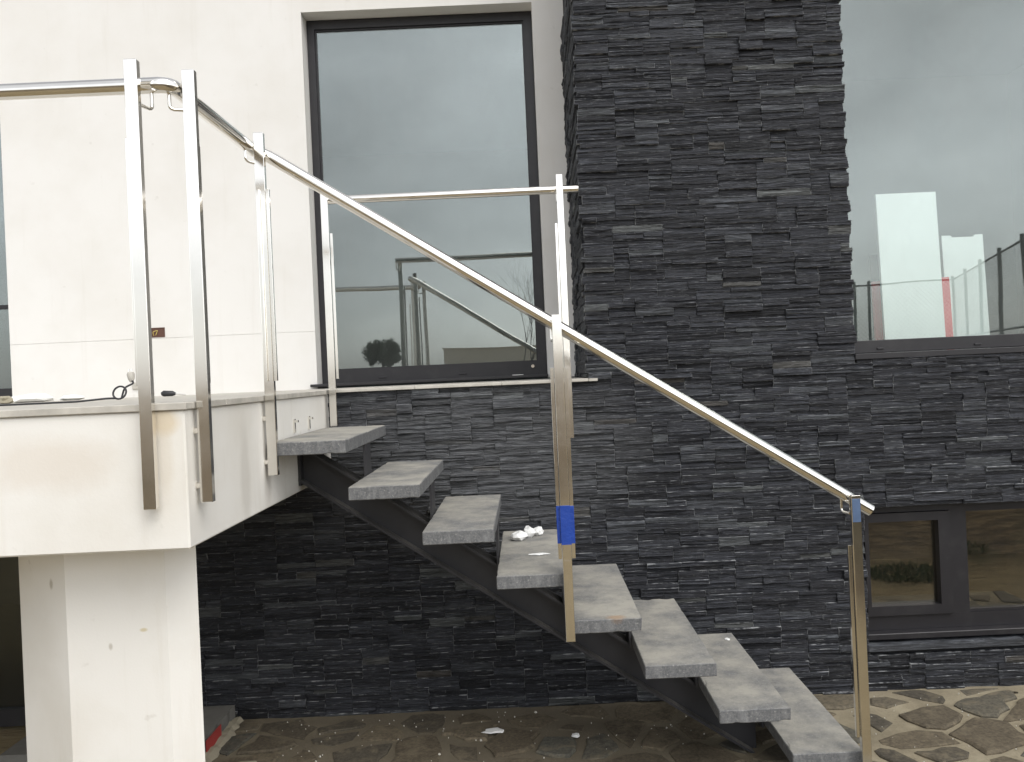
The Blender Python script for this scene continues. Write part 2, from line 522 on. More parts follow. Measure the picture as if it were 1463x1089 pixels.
M['room_dark'] = mat_plain('unlit_room', (0.16,0.165,0.17), 0.9, 0, 0.1, 2, 0)
M['blue'] = mat_plain('blue_film', (0.016,0.055,0.30), 0.22, 0, 0.3, 14, 0.5)
M['rubber'] = mat_plain('black_rubber', (0.02,0.02,0.022), 0.5, 0, 0.2, 30)
M['paper'] = mat_plain('white_paper', (0.78,0.78,0.76), 0.8, 0, 0.08, 30)
M['wire'] = mat_plain('yellow_wire', (0.55,0.45,0.12), 0.5, 0, 0.1, 30, 0)
M['brown'] = mat_plain('brown_box', (0.10,0.045,0.03), 0.7, 0, 0.3, 30)
M['rust'] = mat_plain('rust_stain', (0.32,0.15,0.05), 0.9, 0, 0.3, 60)
M['brick'] = mat_plain('pale_block', (0.30,0.27,0.20), 0.9, 0, 0.2, 25)
M['bark'] = mat_plain('bark', (0.07,0.055,0.045), 0.9, 0, 0.3, 8)
M['needles'] = mat_plain('pine_needles', (0.045,0.075,0.035), 0.8, 0, 0.4, 3, 0)
M['grass'] = mat_plain('grass_blades', (0.07,0.11,0.035), 0.8, 0, 0.4, 5, 0)
M['fence'] = mat_plain('green_fence', (0.09,0.12,0.105), 0.5, 0, 0.2, 5, 0)
M['far_wall'] = mat_plain('beige_render', (0.82,0.74,0.62), 0.9, 0, 0.1, 2)
M['roof'] = mat_plain('roof_tile', (0.28,0.13,0.08), 0.85, 0, 0.3, 8)
M['putty'] = mat_plain('putty_stain', (0.62,0.52,0.33), 0.9, 0, 0.2, 20, 0)

# ------------------------------------------------------------------ main measures (metres)
LAND = 1.692                # landing top
RISE, RUN = 0.188, 0.2835
YW = 4.364                  # slate face
YP = 5.42                   # white plaster face
YG = 5.55                   # window frames in the white wall
XL = -1.035                 # landing side face
YL = 2.53                   # landing front face
ZLB = 1.249                 # landing underside
CX0, CX1 = 0.322, 1.715     # slate chimney-like bay
TOP = EYE + 2.9

# ------------------------------------------------------------------ ground and paving
def gh(x, y):
    """terrain: flat by the house, an earth bank on the camera's right and rising behind"""
    def sm(t):
        t = max(0.0, min(1.0, t)); return t*t*(3-2*t)
    right = sm((x-2.15)/0.6) * sm((2.75-y)/4.6) * 1.55
    back = sm((-3.0-y)/6.0) * 0.9
    h = max(right, back)
    bumpy = 0.0
    if h > 0.02:
        bumpy = 0.09*min(1, h*2)*noise.noise(Vector((x*0.9, y*0.9, 0.3))) + 0.04*min(1, h*2)*noise.noise(Vector((x*3.1, y*3.1, 1.3)))
    return -0.03 + h + bumpy
def axis(lo, hi, fine0, fine1, st):
    a = []
    x = fine0
    while x < fine1: a.append(x); x += st
    s = st; x = fine1
    while x < hi: a.append(x); s *= 1.35; x += s
    a.append(hi)
    s = st; x = fine0; b = []
    while x > lo:
        s *= 1.35; x -= s; b.append(max(x, lo))
    return sorted(set(b + a))
xs, ys = axis(-900, 900, -8, 16, 0.3), axis(-900, 900, -8, 5, 0.25)
gm = MB()
gv = [(x, y, gh(x, y)) for y in ys for x in xs]
nx = len(xs)
gm.add(gv, [(j*nx+i, j*nx+i+1, (j+1)*nx+i+1, (j+1)*nx+i) for j in range(len(ys)-1) for i in range(nx-1)], True)
ground = gm.build('ground', M['ground'], fix=False)
tag(ground, kind='structure')

PX0, PX1, PY0, PY1 = -2.6, 3.4, 2.85, 4.40
rng = random.Random(11)
pv = MB()
nxx, nyy = 110, 44
vv = []
for j in range(nyy+1):
    for i in range(nxx+1):
        x, y = PX0+(PX1-PX0)*i/nxx, PY0+(PY1-PY0)*j/nyy
        vv.append((x, y, 0.004*noise.noise(Vector((x*6, y*6, 0))) + 0.002*noise.noise(Vector((x*20, y*20, 0)))))
pv.add(vv, [(j*(nxx+1)+i, j*(nxx+1)+i+1, (j+1)*(nxx+1)+i+1, (j+1)*(nxx+1)+i) for j in range(nyy) for i in range(nxx)], True)
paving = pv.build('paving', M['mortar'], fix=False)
tag(paving, kind='structure')
# irregular flat stones: shrunk Voronoi cells
seeds = []
cw, ch = 0.285, 0.20
j = 0
y = PY0 - ch
while y < PY1 + ch:
    x = PX0 - cw + (0.5*cw if j % 2 else 0)
    while x < PX1 + cw:
        seeds.append((x + rng.uniform(-.48,.48)*cw, y + rng.uniform(-.48,.48)*ch))
        x += cw
    y += ch; j += 1
def clip(poly, nx_, ny_, d):
    out = []
    for i in range(len(poly)):
        a, b = poly[i], poly[(i+1) % len(poly)]
        da, db = a[0]*nx_ + a[1]*ny_ - d, b[0]*nx_ + b[1]*ny_ - d
        if da <= 0: out.append(a)
        if (da < 0 < db) or (db < 0 < da):
            t = da/(da-db)
            out.append((a[0]+(b[0]-a[0])*t, a[1]+(b[1]-a[1])*t))
    return out
count = 0
for (sx, sy) in seeds:
    if not (PX0+.05 < sx < PX1-.05 and PY0+.05 < sy < PY1-.05): continue
    poly = [(sx-1,sy-1),(sx+1,sy-1),(sx+1,sy+1),(sx-1,sy+1)]
    gap = rng.choice((0.008, 0.014, 0.02, 0.03, 0.05))
    for (tx, ty) in seeds:
        if (tx, ty) == (sx, sy) or abs(tx-sx) > 1 or abs(ty-sy) > 1: continue
        dx, dy = tx-sx, ty-sy
        L = math.hypot(dx, dy)
        dx, dy = dx/L, dy/L
        poly = clip(poly, dx, dy, sx*dx + sy*dy + L/2 - gap)
        if len(poly) < 3: break
    for (cx_, cy_, d_) in ((0,1,YW-0.03),(0,-1,-PY0-0.02),(1,0,PX1-0.02),(-1,0,-PX0-0.02)):
        if len(poly) >= 3: poly = clip(poly, cx_, cy_, d_)
    if len(poly) < 3: continue
    # ragged outline
    fin = []
    for i in range(len(poly)):
        a, b = poly[i], poly[(i+1) % len(poly)]
        L = math.hypot(b[0]-a[0], b[1]-a[1])
        k = max(1, int(L/0.07))
        for q in range(k):
            t = (q + (0.14 if q == 0 else 0))/k
            px_, py_ = a[0]+(b[0]-a[0])*t, a[1]+(b[1]-a[1])*t
            fin.append((px_ + rng.uniform(-.019,.019), py_ + rng.uniform(-.016,.016)))
    if len(fin) < 3: continue
    h = rng.uniform(0.003, 0.015)
    cxm, cym = sum(p[0] for p in fin)/len(fin), sum(p[1] for p in fin)/len(fin)
    n = len(fin)
    st = MB()
    tx_, ty_ = rng.uniform(-.02,.02), rng.uniform(-.02,.02)
    inner = [(cxm+(p[0]-cxm)*0.90, cym+(p[1]-cym)*0.90) for p in fin]
    vs = [(p[0],p[1],-0.03) for p in fin] + [(p[0],p[1],h*0.5) for p in fin] + \
         [(p[0],p[1],h + (p[0]-cxm)*tx_ + (p[1]-cym)*ty_) for p in inner] + [(cxm,cym,h+0.002)]
    fs = [(i,(i+1)%n,(i+1)%n+n,i+n) for i in range(n)] + [(i+n,(i+1)%n+n,(i+1)%n+2*n,i+2*n) for i in range(n)] + \
         [(i+2*n,(i+1)%n+2*n,3*n) for i in range(n)]
    st.add(vs, fs)
    o = st.build('paving_stone', M['pave'], paving, (cxm, cym, 0))
    count += 1
    if count >= 299: break

# ------------------------------------------------------------------ the house
house = thing('house', 'white rendered house with dark stacked slate cladding and anthracite windows', 'house', (0, 5.5, 0))

# white plaster front above landing level, with its window openings; a fine joint at z = EYE + .28
WX0, WX1, WZ1 = -1.35, 0.140, EYE + 2.39          # big window opening
DX1 = -3.32                                        # glazed door at the far left
w = MB()
JZ = EYE + 0.33
def wall_box(x0, x1, z0, z1, y0=YP, y1=YP+0.30): w.box(x0, x1, y0, y1, z0, z1)
wall_box(DX1, WX0, LAND-0.4, JZ-0.0015); wall_box(DX1, WX0, JZ+0.0015, WZ1)
wall_box(DX1, WX0, JZ-0.0015, JZ+0.0015, YP+0.003)
wall_box(WX1, CX0+0.06, LAND+0.006, WZ1)
wall_box(-6.0, CX0+0.06, WZ1, TOP)
wall_box(-6.0, -5.4, LAND-0.4, WZ1)
upper_wall = w.build('upper_wall', M['white'], house)

# hidden structural backing for the slate (dark core) with its openings
LZ0, LZ1 = EYE-1.545, EYE-0.777                    # basement window opening, right
RZ0 = EYE - 0.008                                  # bottom of the big right window
RX1 = 4.6
core = MB()
cb = YW + 0.03
core.box(-2.62, CX0, cb, YP+0.2, -0.05, LAND-0.03)
core.box(CX0+0.02, CX1-0.015, cb, YP+0.25, -0.05, TOP)
core.box(CX1-0.015, 5.2, cb, YW+0.20, -0.05, LZ0+0.02)
core.box(CX1-0.015, 5.2, cb, YW+0.20, LZ1, RZ0)
core.box(RX1, 5.2, cb, YW+0.20, LZ0+0.02, LZ1)
core.box(RX1, 5.2, cb, YW+0.20, RZ0, TOP)
core.build('wall_core', M['backing'], house)

# ---- stacked slate: stones packed on a fine grid
cl = MB()
clad = MB().box(CX0+0.03, CX1-0.03, cb-0.006, cb-0.002, 0, TOP).build('slate_cladding', M['backing'], house)
rng = random.Random(5)
CWD, CHT = 0.02, 0.0118
SX0, SX1 = -2.62, 3.4
SZ0, SZ1 = -0.015, EYE + 2.15
ncx, ncz = int((SX1-SX0)/CWD), int((SZ1-SZ0)/CHT)
occ = [bytearray(ncx) for _ in range(ncz)]
for r in range(ncz):
    z = SZ0 + (r+0.5)*CHT
    for c in range(ncx):
        x = SX0 + (c+0.5)*CWD
        if z > LAND-0.012 and x < CX0: occ[r][c] = 1
        elif x > CX1 and z > RZ0: occ[r][c] = 1
        elif x > CX1 and LZ0 < z < LZ1: occ[r][c] = 1
stones = []
joint = [set() for _ in range(ncz+8)]
for r in range(ncz):
    c = 0
    while c < ncx:
        if occ[r][c]: c += 1; continue
        run = 0
        while c+run < ncx and not occ[r][c+run] and run < 19: run += 1
        wc = min(run, int(rng.triangular(5, 19, 11)))
        if run - wc < 4: wc = run
        if wc > 18: wc = run//2
        for tr in range(6):                   # stagger the upright joints
            e_ = c + wc
            if r > 0 and wc < run and any((e_+q) in joint[r-1] for q in (-1,0,1)):
                wc = max(4, min(run, wc + rng.choice((-3,-2,2,3))))
            else: break
        if 0 < run - wc < 3: wc = run
        hc = rng.choice((2,2,2,2,3,3,3,4))
        if wc < 4: hc = min(hc, 2)
        while hc > 1 and (r+hc > ncz or any(occ[r+q][c+k] for q in range(hc) for k in range(wc))): hc -= 1
        for q in range(hc):
            for k in range(wc): occ[r+q][c+k] = 1
        for q in range(hc): joint[r+q].add(c+wc)
        stones.append((c, r, wc, hc))
        c += wc
def stone_geo(rng, x0, x1, z0, z1, back):
    g = 0.0007
    x0 += g; x1 -= g; z0 += g*0.5; z1 -= g*0.5
    out = rng.gauss(0.0, 0.0036)
    if rng.random() < 0.07: out += rng.uniform(0.006, 0.016)
    y = YW - max(-0.010, min(0.024, out))
    tiltx, tiltz = rng.uniform(-.022,.022), rng.uniform(-.16,.12)
    L, H = x1-x0, z1-z0
    nm = max(1, min(5, int(L/0.06)))
    us = [0.0, 0.0028/L] + [(k+1)/(nm+1) + rng.uniform(-.2,.2)/(nm+1) for k in range(nm)] + [1-0.0028/L, 1.0]
    ts = [0.0, 0.0022/H, 0.30, 0.34, 0.66, 0.70, 1-0.0022/H, 1.0]
    step = [rng.uniform(-.0035,.0035) for _ in range(3)]
    lay = [step[0], step[0], step[0], step[1], step[1], step[2], step[2], step[2]]
    nxs, nzs = len(us), len(ts)
    sd = rng.uniform(0, 100)
    vs, ed = [], []
    cx, cz = (x0+x1)/2, (z0+z1)/2
    for b in range(nzs):
        for a in range(nxs):
            x, z = x0+L*us[a], z0+H*ts[b]
            d = 0.0065*noise.noise(Vector((x*8+sd, z*60, sd))) + 0.0025*noise.noise(Vector((x*30, z*90+sd, 2.0)))
            rim = a in (0, nxs-1) or b in (0, nzs-1)
            e = 0.0022 if rim else 0.0
            jz = 0.0
            if 1 < b < nzs-2: jz = H*0.22*noise.noise(Vector((x*9+sd, (b//4)*3.1, 7)))
            elif 1 < a < nxs-2: jz = 0.0018*noise.noise(Vector((x*25+sd, (b > 2)*5.0, 3)))
            w_ = 0.5 + 0.5*noise.noise(Vector((x*6+sd, 4.0, b*0.6)))
            vs.append((x, y - d + e + lay[b]*2*w_ + (x-cx)*tiltx + (z-cz)*tiltz, z + jz))
            ed.append(1.0 if rim else 0.0)
    nb = len(vs)
    fs = [(b*nxs+a, b*nxs+a+1, (b+1)*nxs+a+1, (b+1)*nxs+a) for b in range(nzs-1) for a in range(nxs-1)]
    vs += [(x0,back,z0),(x1,back,z0),(x1,back,z1),(x0,back,z1)]
    ed += [0.0]*4
    bot = [a for a in range(nxs)]; top = [(nzs-1)*nxs+a for a in range(nxs)]
    lef = [b*nxs for b in range(nzs)]; rig = [b*nxs+nxs-1 for b in range(nzs)]
    fs.append([nb, nb+1] + bot[::-1]); fs.append([nb+2, nb+3] + top)
    fs.append([nb+3, nb] + lef); fs.append([nb+1, nb+2] + rig[::-1])
    return vs, fs, ed
def to_px(x, y, z):
    u, v = 1200*x/y, -1200*(z-EYE)/y
    return 752+u+0.045*v, 533+v-0.045*u
data = []
for (c, r, wc, hc) in stones:
    x0, x1 = SX0+c*CWD, SX0+(c+wc)*CWD
    z0, z1 = SZ0+r*CHT, SZ0+(r+hc)*CHT
    back = cb + 0.004
    edge = False
    if abs(x0-CX0) < 0.03 and z0 > LAND-0.02:
        x0 = CX0 + rng.uniform(-0.014, 0.010); back = YW + rng.uniform(0.05, 0.12); edge = True
    if abs(x1-CX1) < 0.03 and z1 > RZ0-0.01:
        x1 = CX1 + rng.uniform(-0.008, 0.010); back = YW + 0.15; edge = True
    if abs(x1-CX1) < 0.03 and LZ0 < z0 and z1 < LZ1+0.02:
        x1 = CX1 + rng.uniform(-0.004, 0.006); back = YW + 0.10; edge = True
    data.append((x0, x1, z0, z1, back, stone_geo(rng, x0, x1, z0, z1, back)))
def score(d):
    x, y = to_px((d[0]+d[1])/2, YW, (d[2]+d[3])/2)
    if not (0 < x < 1463 and 0 < y < 1089): return 0
    if x < 285: return 0
    return (d[1]-d[0])*(d[3]-d[2])
order = sorted(range(len(data)), key=lambda i: -score(data[i]))
single = set(order[:300])
rest_v, rest_f, rest_t, rest_e = [], [], [], []
for i, d in enumerate(data):
    vs, fs, ed = d[5]
    if i in single:
        loc = ((d[0]+d[1])/2, YW, (d[2]+d[3])/2)
        s = MB().add(vs, fs)
        so = s.build('slate_stone', M['slate'], clad, loc, fix=False)
        so.data.attributes.new('edge', 'FLOAT', 'POINT').data.foreach_set('value', ed)
    else:
        o = len(rest_v)
        rest_v += vs
        rest_e += ed
        rest_f += [[q+o for q in f] for f in fs]
        rest_t += [rng.random()]*len(fs)
z = LAND + 0.002
while z < SZ1:
    hh = rng.choice((0.0245, 0.0368, 0.0368, 0.049))
    y = YW + rng.uniform(0.10, 0.30)
    first = True
    while y < YP:
        y2 = min(YP + 0.005, y + rng.uniform(0.12, 0.36))
        xo = CX0 + rng.uniform(-0.010, 0.006)
        ya = YW + 0.03 if first else y + 0.001
        first = False
        o = len(rest_v)
        sv = [(xo+0.002,ya,z+0.0005),(xo+rng.uniform(-.004,.004),(ya+y2)/2,z+0.0005),(xo+0.002,y2-0.001,z+0.0005)]
        sv += [(xo+rng.uniform(-.006,.004),yy,z+hh*0.5) for (_, yy, _z) in sv] + [(xo+0.002,yy,z+hh-0.0005) for (_, yy, _z) in sv]
        sv += [(CX0+0.03,ya,z+0.0005),(CX0+0.03,y2-0.001,z+0.0005),(CX0+0.03,y2-0.001,z+hh-0.0005),(CX0+0.03,ya,z+hh-0.0005)]
        sf = [(1,0,3,4),(2,1,4,5),(4,3,6,7),(5,4,7,8),(0,1,2,10,9),(8,7,6,12,11),(0,9,12,6,3),(2,5,8,11,10)]
        rest_v += sv; rest_e += [0.0]*len(sv)
        rest_f += [[q+o for q in f] for f in sf]; rest_t += [rng.random()]*len(sf)
        y = y2
    z += hh
me = bpy.data.meshes.new('slate_stones')
me.from_pydata(rest_v, [], rest_f)
ta = me.attributes.new('tint', 'FLOAT', 'FACE')
ta.data.foreach_set('value', rest_t)
me.attributes.new('edge', 'FLOAT', 'POINT').data.foreach_set('value', rest_e)
me.materials.append(M['slate'])
rest = bpy.data.objects.new('slate_stones', me)
COL.objects.link(rest)
put_under(rest, clad)
tag(rest, kind='stuff')

# ---- landing (balcony slab) and the pillar under it
lb = MB()
lb.box(-6.0, XL, YL, YP+0.02, ZLB, LAND-0.022, 0.005)
landing = lb.build('landing', M['fascia'], house)
# coping tiles along the front and the side, 2 mm joints
edges = [-6.0, -5.1, -4.2, -3.3, -2.4, -1.72, XL+0.010]
for a, b in zip(edges[:-1], edges[1:]):
    MB().box(a+0.001, b-0.001, YL-0.010, YL+0.33, LAND-0.022, LAND, 0.002).build('coping_tile', M['coping'], landing)
ye = [YL+0.332, 3.35, 3.86, YW-0.015]
for a, b in zip(ye[:-1], ye[1:]):
    MB().box(XL-0.32, XL+0.010, a+0.001, b-0.001, LAND-0.022, LAND, 0.002).build('coping_tile', M['coping'], landing)
MB().box(-6.0, XL-0.322, YL+0.332, YP, LAND-0.022, LAND-0.001).build('floor_screed', M['coping'], landing)
# two small cut-off anchors on the side face
for yy in (3.70, 3.95):
    a = MB().box(XL-0.001, XL+0.008, yy-0.008, yy+0.008, LAND-0.175, LAND-0.115)
    a.box(XL+0.008, XL+0.022, yy-0.007, yy+0.007, LAND-0.13, LAND-0.12)
    a.build('anchor', M['steel'], landing)

pp = [(-1.815,2.955),(-1.54,2.75),(-1.211,2.75),(-1.137,2.824),(-1.33,3.25),(-1.80,3.25)]
MB().prism(pp, -0.05, ZLB).build('pillar', M['fascia'], house)

# ---- terrace edge over the low slate wall
xe = [XL+0.012, -0.58, -0.13, CX0-0.001]
for a, b in zip(xe[:-1], xe[1:]):
    MB().box(a+0.001, b-0.001, YW-0.020, YW+0.28, LAND-0.016, LAND, 0.002).build('coping_tile', M['coping'], landing)
MB().box(CX0, CX0+0.045, YW-0.019, YW-0.004, LAND-0.015, LAND-0.001).build('coping_tile', M['coping'], landing)
MB().box(XL-0.32, CX0+0.02, YW+0.282, YP, LAND-0.03, LAND-0.001).build('floor_screed', M['coping'], landing)

# ---- windows
def window_frame(win, x0, x1, z0, z1, y0, y1, wl_, wr_, wt_, wb_, name='frame'):
    """four mitred bars as separate parts"""
    bars = [
        [(x0,z0),(x0+wl_,z0+wb_),(x0+wl_,z1-wt_),(x0,z1)],
        [(x1,z0),(x1,z1),(x1-wr_,z1-wt_),(x1-wr_,z0+wb_)],
        [(x0,z1),(x0+wl_,z1-wt_),(x1-wr_,z1-wt_),(x1,z1)],
        [(x0,z0),(x1,z0),(x1-wr_,z0+wb_),(x0+wl_,z0+wb_)]]
    for b in bars:
        MB().extrude_y(b, y0, y1).build(name, M['frame'], win)

def window_at(name, loc, label):
    wdw = thing(name, None, None, loc, parent=house)
    wdw['label'] = label
    return wdw
# big fixed window over the landing
win = window_at('window', (-0.5, YG, LAND), 'tall fixed window with anthracite frame above the stairs')
window_frame(win, WX0+0.002, WX1-0.002, LAND+0.03, WZ1-0.002, YG, YG+0.07, 0.048, 0.055, 0.058, 0.085)
window_frame(win, WX0+0.048, WX1-0.055, LAND+0.112, WZ1-0.058, YG+0.014, YG+0.045, 0.012, 0.012, 0.012, 0.012, 'glazing_bead')
MB().box(WX0+0.05, WX1-0.05, YG+0.024, YG+0.030, LAND+0.10, WZ1-0.05).build('pane', M['glass'], win)
MB().box(WX0-0.035, WX1+0.0, YP-0.05, YG+0.02, LAND+0.012, LAND+0.03, 0.003).build('sill_flashing', M['frame'], win)
MB().tube([(WX1-0.095, YG-0.012, LAND+0.085),(WX1-0.095, YG+0.002, LAND+0.085)], 0.011, 14).build('drain_cap', M['steel'], win)
for fx in (-0.95, -0.42):
    MB().box(fx-0.025, fx+0.025, YG-0.006, YG, LAND+0.05, LAND+0.062, 0.002).build('drain_cover', M['frame'], win)
# glazed door, far left
door = window_at('glazed_door', (-4.3, YG, LAND), 'dark framed glazed door opening at the left edge')
window_frame(door, -5.398, DX1-0.002, LAND+0.004, WZ1-0.03, YG-0.02, YG+0.05, 0.06, 0.055, 0.07, 0.09)
MB().box(-5.35, DX1-0.05, YG+0.010, YG+0.016, LAND+0.06, WZ1-0.08).build('pane', M['glass'], door)
MB().box(-5.34, DX1-0.057, YG-0.012, YG+0.008, LAND+0.62, LAND+0.645).build('glazing_bar', M['frame'], door)
# big window right of the slate bay
rw = window_at('window', (3.1, YW+0.1, RZ0), 'wide window with low anthracite frame right of the slate bay')
ry = YW + 0.09
MB().box(CX1-0.004, RX1, YW-0.004, ry+0.06, RZ0-0.001, RZ0+0.030, 0.003).build('sill_flashing', M['frame'], rw)
MB().box(CX1+0.002, RX1, ry-0.05, ry+0.05, RZ0+0.031, RZ0+0.098, 0.003).build('frame', M['frame'], rw)
MB().box(RX1-0.06, RX1, ry-0.05, ry+0.05, RZ0+0.099, TOP-0.1, 0.003).build('frame', M['frame'], rw)
MB().box(CX1-0.06, CX1-0.012, ry+0.066, ry+0.10, RZ0+0.099, TOP-0.1).build('frame', M['frame'], rw)
MB().box(CX1-0.012, RX1-0.06, ry+0.012, ry+0.018, RZ0+0.09, TOP-0.1).build('pane', M['glass_clear'], rw)
for fx in (1.86, 2.37):
    MB().box(fx-0.018, fx+0.018, ry-0.056, ry-0.049, RZ0+0.048, RZ0+0.058, 0.002).build('drain_cover', M['frame'], rw)
# basement window right
bw = window_at('basement_window', (3.1, YW+0.1, LZ0), 'low anthracite basement window with one opening sash')
by = YW + 0.085
window_frame(bw, CX1-0.002, RX1, LZ0+0.10, LZ1-0.002, by, by+0.07, 0.030, 0.05, 0.045, 0.075)
MB().box(2.20, 2.285, by+0.001, by+0.07, LZ0+0.175, LZ1-0.047).build('mullion', M['frame'], bw)
MB().box(CX1+0.05, 2.16, by+0.024, by+0.030, LZ0+0.22, LZ1-0.09).build('pane', M['glass_dark'], bw)
window_frame(bw, CX1+0.030, 2.198, LZ0+0.178, LZ1-0.050, by-0.016, by+0.05, 0.022, 0.062, 0.045, 0.050, 'sash_frame')
MB().box(2.28, RX1-0.045, by+0.024, by+0.030, LZ0+0.17, LZ1-0.04).build('pane', M['glass_dark'], bw)
window_frame(bw, 2.286, RX1-0.05, LZ0+0.176, LZ1-0.048, by+0.006, by+0.023, 0.008, 0.012, 0.012, 0.014, 'glazing_bead')
MB().box(CX1-0.001, RX1, YW+0.02, by+0.01, LZ0+0.068, LZ0+0.099, 0.003).build('sill_flashing', M['frame'], bw)
sl = MB()
sl.box(CX1-0.006, 2.52, YW-0.012, YW+0.10, LZ0+0.018, LZ0+0.052, 0.003)
sl.build('slate_sill', M['slate'], bw)
MB().box(2.522, 3.4, YW-0.010, YW+0.10, LZ0+0.018, LZ0+0.051, 0.003).build('slate_sill', M['slate'], bw)
# glazed basement door under the landing, left
bd = window_at('glazed_door', (-3.4, YW+0.1, 0), 'dark glazed basement door under the landing')
window_frame(bd, -4.2, -2.622, 0.0, ZLB+0.02, YW+0.05, YW+0.11, 0.05, 0.05, 0.05, 0.09)
MB().box(-4.16, -2.66, YW+0.07, YW+0.076, 0.05, ZLB).build('pane', M['glass_shade'], bd)
MB().box(-6.0, -4.2, YW+0.05, YP, -0.05, ZLB+0.03).build('basement_wall', M['white'], house)

# ---- recessed junction box in the white wall
jx, jz = -2.362, EYE + 0.368
jb = MB()
jb.box(jx-0.044, jx+0.044, YP-0.0035, YP+0.001, jz+0.026, jz+0.031)
jb.box(jx-0.044, jx+0.044, YP-0.0035, YP+0.001, jz-0.031, jz-0.026)
jb.box(jx-0.044, jx-0.040, YP-0.0035, YP+0.001, jz-0.0255, jz+0.0255)
jb.box(jx+0.040, jx+0.044, YP-0.0035, YP+0.001, jz-0.0255, jz+0.0255)
jb.box(jx-0.0395, jx+0.0395, YP-0.001, YP+0.001, jz-0.0255, jz+0.0255)
jbo = jb.build('junction_box', M['brown'], house)
MB().tube(fillet([(jx-0.028,YP-0.002,jz-0.02),(jx-0.03,YP-0.012,jz+0.004),(jx+0.004,YP-0.014,jz+0.014),(jx-0.012,YP-0.010,jz-0.018)],0.01), 0.0022, 6).build('loose_wire', M['wire'], jbo)
# socket for the cable at the foot of the wall
MB().box(-2.54, -2.49, YP-0.012, YP+0.001, LAND+0.05, LAND+0.095, 0.003).build('socket', M['coping'], house)

# ---- rooms behind the glass
rm = MB()
def room(mb, x0, x1, y0, y1, z0, z1, t=0.06):
    mb.box(x0, x1, y1, y1+t, z0, z1); mb.box(x0-t, x0, y0, y1+t, z0, z1); mb.box(x1, x1+t, y0, y1+t, z0, z1)
    mb.box(x0-t, x1+t, y0, y1+t, z0-t, z0-0.001); mb.box(x0-t, x1+t, y0, y1+t, z1+0.001, z1+t)
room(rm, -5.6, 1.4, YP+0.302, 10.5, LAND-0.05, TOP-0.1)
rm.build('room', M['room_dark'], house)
r2 = MB(); room(r2, CX1+0.0, 5.0, YW+0.29, 8.5, LAND-0.35, TOP-0.1)
r2.build('room', M['room'], house)
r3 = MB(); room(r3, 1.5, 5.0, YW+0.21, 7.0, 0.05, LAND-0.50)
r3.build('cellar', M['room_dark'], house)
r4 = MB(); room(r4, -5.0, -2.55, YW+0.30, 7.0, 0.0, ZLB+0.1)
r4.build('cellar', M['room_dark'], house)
MB().box(-6.1, CX0-0.01, YP, 11.0, TOP+0.001, TOP+0.25).build('roof_slab', M['white'], house)
MB().box(CX0-0.009, 5.3, YW, 11.0, TOP+0.001, TOP+0.25).build('roof_slab', M['white'], house)
MB().box(5.2, 5.3, YW+0.02, 11.0, -0.05, TOP).build('side_wall', M['white'], house)
MB().box(-6.1, -6.0, YP, 11.0, -0.05, TOP).build('side_wall', M['white'], house)

# ------------------------------------------------------------------ staircase
YF, YB = 3.30, 4.245
stairs = thing('staircase', 'open staircase of grey stone treads on a dark steel beam', 'staircase', (0.1, 3.79, 0))
rng = random.Random(3)
TZ = []
for k in range(1, 9):
    x0 = -1.0055 + RUN*(k-1); x1 = x0 + RUN
    zt = LAND - RISE*k
    TZ.append((x0, x1, zt))
    if k == 1: x0 = XL + 0.004
    yf = YF + rng.uniform(-.006,.006)
    bm = bmesh.new()
    bmesh.ops.create_cube(bm, size=1.0)
    for v in bm.verts:
        v.co = Vector(((x0+x1)/2 + v.co.x*(x1-x0-0.002), (yf+YB)/2 + v.co.y*(YB-yf), zt-0.0265 + v.co.z*0.053))
    bmesh.ops.bevel(bm, geom=bm.edges[:], offset=0.003, segments=1, affect='EDGES')
    long_e = [e for e in bm.edges if e.calc_length() > 0.2]
    bmesh.ops.subdivide_edges(bm, edges=long_e, cuts=22, use_grid_fill=True)
    for v in bm.verts:                       # small knocks along the arrises
        c_ = Vector(((x0+x1)/2, (yf+YB)/2, zt-0.0265))
        dx, dy, dz = (x1-x0)/2-abs(v.co.x-c_.x), (YB-yf)/2-abs(v.co.y-c_.y), 0.0265-abs(v.co.z-c_.z)
        near = sorted((dx, dy, dz))
        if near[1] < 0.006:
            kk = max(0.0, noise.noise(v.co*22 + Vector((k*5.0,0,0))) - 0.30)*0.010 + 0.0006*noise.noise(v.co*90)
            d_ = (c_ - v.co)
            if dz < 0.006: v.co.z += math.copysign(kk, d_.z)
            if dx < 0.006: v.co.x += math.copysign(kk, d_.x)
            if dy < 0.006: v.co.y += math.copysign(kk, d_.y)
    bm.verts.index_update()
    t = MB().add([v.co[:] for v in bm.verts], [[v.index for v in f.verts] for f in bm.faces])
    bm.free()
    t.build('tread', M['tread'], stairs)
    # upright plate from this tread down to the beam at the next tread's edge
    if k < 8:
        MB().box(x1-0.012, x1-0.0015, 3.70, 3.82, zt-RISE-0.062, zt-0.054).build('riser_plate', M['paint'], stairs)
